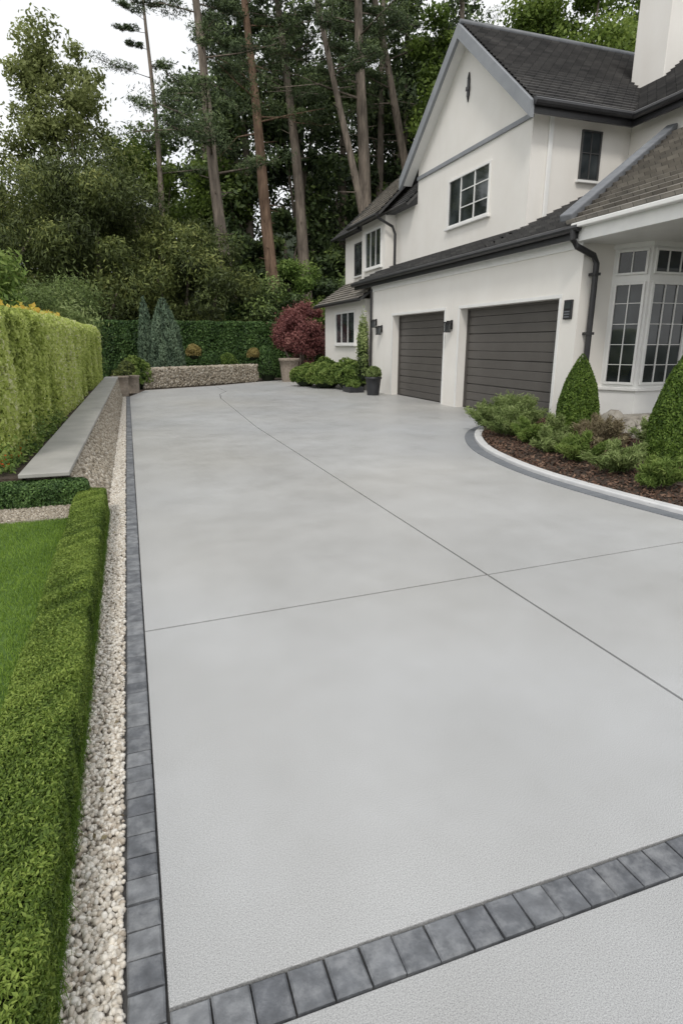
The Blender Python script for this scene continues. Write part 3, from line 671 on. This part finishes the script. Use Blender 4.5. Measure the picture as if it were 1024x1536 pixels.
B().box(4.78,4.855,2.6,6.0,2.235,2.285).obj('porch_gutter',M['white'],H,bevel=.01)
w=B(); w.box(4.92,5.08,2.72,2.88,.1,2.10).box(4.89,5.11,2.69,2.91,.1,.25).box(4.89,5.11,2.69,2.91,1.98,2.099); w.obj('porch_column',M['white'],H,bevel=.008)
roof('rear_roof',(5.36,11.6,3.62),(5.36,16.1,3.62),(7.3,15.4,5.4),(7.3,11.6,5.4),M['roof'],22)
roof('rear_roof_end',(5.36,16.1,3.62),(9.2,16.1,3.62),(7.32,15.4,5.4),(7.3,15.4,5.4),M['roof'],22)
roof('dormer_roof',(5.10,12.4,3.58),(5.10,14.15,3.58),(6.1,13.9,4.56),(6.1,12.4,4.56),M['roofb'],12)
roof('bay_roof',(4.78,12.6,1.93),(4.78,15.9,1.93),(5.6,15.7,2.5),(5.6,12.6,2.5),M['roofb'],8)
gt.tube([(4.76,12.6,1.91),(4.76,15.9,1.91)],.035,8); gt.tube([(5.33,14.15,3.59),(5.33,16.1,3.59)],.04,8); gt.tube([(5.07,12.4,3.55),(5.07,14.15,3.55)],.04,8)
gt.tube([(5.12,12.5,3.52),(5.45,12.45,3.35),(5.5,12.42,3.2),(5.5,12.42,2.6)],.028,8)
gt.tube([(4.80,5.97,2.22),(4.80,5.97,2.12),(4.86,5.96,2.05),(5.08,5.93,1.96),(5.13,5.93,1.88),(5.13,5.93,1.5),(5.13,5.93,.15)],.034,10)
for z in (1.75,1.1,.5): gt.box(5.09,5.17,5.89,5.998,z,z+.03)
gt.tube([(4.96,12.36,2.1),(4.96,12.36,.05)],.022,8)
gt.obj('gutters_and_downpipes',M['metal'],H,smooth=False)
def gdoor(y0,y1):
    e=B(); n=12; hh=1.53/n
    e.box(X0+.185,X0+.2,y0-.0,y1+.0,0,1.53)
    for i in range(n):
        a=i*hh; g0=.007 if i%3==0 else .003; g1=.007 if i%3==2 else .003
        e.box(X0+.160,X0+.1845,y0+.012,y1-.012,a+g0,a+hh-g1)
    o=e.obj('garage_door',M['door'],H,bevel=.006)
    f=B(); f.box(X0+.13,X0+.199,y0,y0+.02,0,1.53).box(X0+.13,X0+.199,y1-.02,y1,0,1.53).box(X0+.13,X0+.199,y0+.02,y1-.02,1.50,1.53); f.obj('garage_door_frame',M['door'],H)
gdoor(6.34,8.7); gdoor(9.2,11.3)
cs=B()
for y0,y1 in ((6.34,8.7),(9.2,11.3)): 
    cs.box(X0-.012,X0-.001,y0-.05,y1+.05,1.53,1.575).box(X0-.012,X0-.001,y0-.05,y0,.0,1.528).box(X0-.012,X0-.001,y1,y1+.05,.0,1.528)
cs.obj('door_casing',M['white'],H,bevel=.003)
def window(name,O,U,Nn,wd,z0,z1,cols,rows,fm,fw=.035,bw=.014,glass_d=.006,d=.03,sill=True):
    e=B(); O=Vector(O)
    e.fbox(O,U,Nn,0,wd,z0,z0+fw,0,d).fbox(O,U,Nn,0,wd,z1-fw,z1,0,d).fbox(O,U,Nn,0,fw,z0+fw,z1-fw,0,d).fbox(O,U,Nn,wd-fw,wd,z0+fw,z1-fw,0,d)
    e.obj(name+'_frame',fm,H,bevel=.003)
    m=B()
    for (u0,u1,bars_v,bars_h) in cols:
        for v in bars_v: m.fbox(O,U,Nn,v-bw/2,v+bw/2,z0+fw,z1-fw,glass_d+.001,d*.7)
        for h in bars_h: m.fbox(O,U,Nn,u0,u1,h-bw*.35,h+bw*.35,glass_d+.0005,d*.6)
    if m.v: m.obj(name+'_muntins',fm,H)
    B().fbox(O,U,Nn,fw*.5,wd-fw*.5,z0+fw*.5,z1-fw*.5,-.002,glass_d).obj(name+'_glass',M['glass'],H)
    if sill: B().fbox(O,U,Nn,-.04,wd+.04,z0-.035,z0-.001,0,d+.03).obj(name+'_sill',M['white'],H,bevel=.004)
mX=(-1,0,0); uY=(0,1,0)
window('gable_window',(5.6,9.01,0),uY,mX,1.33,2.97,3.74,[(.03,.88,[.46],[3.23,3.49]),(0,0,[.9],[])],0,M['white'],fw=.035,bw=.022)
window('rear_window',(5.35,12.75,0),uY,mX,.95,2.62,3.42,[(.03,.92,[.33,.63],[])],0,M['white'],fw=.04)
window('rear_window',(5.6,14.4,0),uY,mX,.66,2.62,3.38,[(.03,.63,[.33],[3.0])],0,M['frame'],fw=.04)
window('lower_window',(5.0,13.4,0),uY,mX,1.4,.98,1.74,[(.03,1.37,[.5,.95],[])],0,M['white'],fw=.045,bw=.03)
window('side_window',(6.43,8.02,0),(1,0,0),(0,-1,0),.35,3.3,3.95,[(.02,.33,[.175],[3.66])],0,M['frame'],fw=.022)
bay=B(); bay.prism([(5.42,6.0,.12),(5.62,5.62,.12),(7.6,5.62,.12),(7.6,6.0,.12)],(0,0,.36))
bay.prism([(5.42,6.0,2.05),(5.62,5.62,2.05),(7.6,5.62,2.05),(7.6,6.0,2.05)],(0,0,.05))
bay.prism([(5.44,6.0,.48),(5.64,5.64,.48),(7.6,5.64,.48),(7.6,6.0,.48)],(0,0,1.57))
bay.obj('bay_window_body',M['white'],H)
sw=B(); sw.prism([(5.385,5.998,.46),(5.60,5.585,.46),(7.62,5.585,.46),(7.62,5.998,.46)],(0,0,.035)); sw.obj('bay_sill',M['white'],H,bevel=.005)
U1=Vector((5.64-5.44,5.64-6.0,0)); L1=U1.length; U1.normalize(); N1=Vector((U1.y,-U1.x,0)); 
O1=Vector((5.44,6.0,0)); 
window('bay_light',O1+U1*.04,U1,N1,L1-.07,.53,1.68,[(.02,L1-.09,[(L1-.07)/2],[.76,.99,1.22,1.45])],0,M['white'],fw=.028,bw=.011,sill=False)
window('bay_transom',O1+U1*.04,U1,N1,L1-.07,1.76,2.03,[(.02,L1-.09,[(L1-.07)/2],[])],0,M['white'],fw=.025,bw=.011,sill=False)
for k in range(3):
    O=Vector((5.67+k*.62,5.64,0))
    window('bay_light',O,(1,0,0),(0,-1,0),.58,.53,1.68,[(.02,.56,[.20,.38],[.76,.99,1.22,1.45])],0,M['white'],fw=.03,bw=.011,sill=False)
    window('bay_transom',O,(1,0,0),(0,-1,0),.58,1.76,2.03,[(.02,.56,[.20,.38],[])],0,M['white'],fw=.025,bw=.011,sill=False)
def lantern(name,x,y,z,s=1):
    e=empty(name)
    b=B(); b.box(x-.015,x-.001,y-.03*s,y+.03*s,z-.05*s,z+.08*s).box(x-.09*s,x-.016,y-.008,y+.008,z+.055*s,z+.07*s)
    cx=x-.075*s
    b.box(cx-.04*s,cx+.04*s,y-.04*s,y+.04*s,z-.095*s,z-.08*s).box(cx-.045*s,cx+.045*s,y-.045*s,y+.045*s,z+.035*s,z+.055*s)
    for a in (-1,1):
        for c in (-1,1): b.box(cx+a*.035*s-.005,cx+a*.035*s+.005,y+c*.035*s-.005,y+c*.035*s+.005,z-.08*s,z+.035*s)
    b.obj('lantern_frame',M['metal'],e,bevel=.002)
    B().box(cx-.028*s,cx+.028*s,y-.028*s,y+.028*s,z-.079*s,z+.034*s).obj('lantern_glass',M['glass'],e)
lantern('wall_lantern',5.0,8.95,1.28,1.1); lantern('wall_lantern',5.0,11.85,1.28,1.1); lantern('wall_lantern',5.0,12.15,1.42,1.0)
e=empty('intercom_panel'); B().box(4.975,4.999,6.09,6.23,1.28,1.50).obj('panel',M['metal'],e,bevel=.004)
B().box(4.968,4.9745,6.11,6.21,1.40,1.48).obj('screen',M['glass'],e)
for k in range(3): B().box(4.968,4.9745,6.115,6.205,1.30+k*.03,1.315+k*.03).obj('button_row',M['lead'],e)
e=B(); e.box(5.57,5.598,9.80,9.86,4.86,5.1).box(5.56,5.57,9.78,9.88,4.94,5.0); e.tube([(5.585,9.83,5.1),(5.585,9.83,5.2)],[.03,.01],6); e.tube([(5.585,9.83,4.86),(5.585,9.83,4.78)],[.025,.008],6)
e.obj('gable_ornament',M['metal'],H,bevel=.004)
# ---------------------------------------------------------------- scale to metres + object origins
for me in bpy.data.meshes: me.transform(Matrix.Scale(S,4))
def recenter(o,ploc):
    me=o.data; n=len(me.vertices)
    if n==0: return
    a=np.empty(n*3,np.float32); me.vertices.foreach_get('co',a); a=a.reshape(-1,3)
    c=Vector(((a[:,0].min()+a[:,0].max())/2,(a[:,1].min()+a[:,1].max())/2,a[:,2].min()))
    c=Vector([float(q) for q in c])
    me.transform(Matrix.Translation(-c)); o.location=c-ploc
for o in list(scene.objects):
    if o.type=='EMPTY':
        cs=[]
        for ch in o.children:
            a=np.empty(len(ch.data.vertices)*3,np.float32); ch.data.vertices.foreach_get('co',a); a=a.reshape(-1,3)
            if len(a): cs.append((a.min(0),a.max(0)))
        lo=np.min([c[0] for c in cs],axis=0);hi=np.max([c[1] for c in cs],axis=0)
        pl=Vector((float(lo[0]+hi[0])/2,float(lo[1]+hi[1])/2,0)); o.location=pl
        for ch in o.children: recenter(ch,pl)
for o in list(scene.objects):
    if o.type=='MESH' and o.parent is None: recenter(o,Vector((0,0,0)))
# ---------------------------------------------------------------- light
wld=bpy.data.worlds.new('World'); scene.world=wld; wld.use_nodes=True; nt=wld.node_tree; nt.nodes.clear()
sd=Vector((-.36,-.62,.80)).normalized(); el=math.asin(sd.z); az=math.atan2(sd.x,sd.y)
sky=nt.nodes.new('ShaderNodeTexSky'); sky.sky_type='NISHITA'; sky.sun_disc=False; sky.sun_elevation=el; sky.sun_rotation=az
sky.air_density=1.2; sky.dust_density=3
tc=nt.nodes.new('ShaderNodeTexCoord'); ns=nt.nodes.new('ShaderNodeTexNoise'); ns.inputs['Scale'].default_value=2.2; ns.inputs['Detail'].default_value=6
nt.links.new(tc.outputs['Generated'],ns.inputs['Vector'])
cr=nt.nodes.new('ShaderNodeValToRGB'); cr.color_ramp.elements[0].position=.3; cr.color_ramp.elements[0].color=(.84,.86,.89,1); cr.color_ramp.elements[1].position=.62; cr.color_ramp.elements[1].color=(1,.995,.985,1)
nt.links.new(ns.outputs['Fac'],cr.inputs[0])
vm=nt.nodes.new('ShaderNodeVectorMath'); vm.operation='SCALE'; vm.inputs['Scale'].default_value=10.5; nt.links.new(cr.outputs[0],vm.inputs[0])
mx=nt.nodes.new('ShaderNodeMix'); mx.data_type='RGBA'; mx.inputs[0].default_value=.88
nt.links.new(sky.outputs[0],mx.inputs[6]); nt.links.new(vm.outputs[0],mx.inputs[7])
bg=nt.nodes.new('ShaderNodeBackground'); bg.inputs['Strength'].default_value=.116
nt.links.new(mx.outputs[2],bg.inputs[0]); wo=nt.nodes.new('ShaderNodeOutputWorld'); nt.links.new(bg.outputs[0],wo.inputs[0])
ld=bpy.data.lights.new('sun','SUN'); ld.energy=1.4; ld.angle=math.radians(11); ld.color=(1,.955,.89)
lo=bpy.data.objects.new('sun',ld); scene.collection.objects.link(lo); lo.rotation_euler=sd.to_track_quat('Z','Y').to_euler(); lo.location=(0,0,30)
# ---------------------------------------------------------------- camera
cd=bpy.data.cameras.new('camera'); cam=bpy.data.objects.new('camera',cd); scene.collection.objects.link(cam)
cd.sensor_fit='VERTICAL'; cd.sensor_height=36; cd.sensor_width=24; cd.lens=892/1536*36; cd.clip_start=.05; cd.clip_end=2000
cam.location=(0,0,1.0*S); cam.rotation_euler=(math.radians(90-15.8),0,math.radians(-19.16))
scene.camera=cam
scene.view_settings.view_transform='Standard'; scene.view_settings.look='None'; scene.view_settings.exposure=0
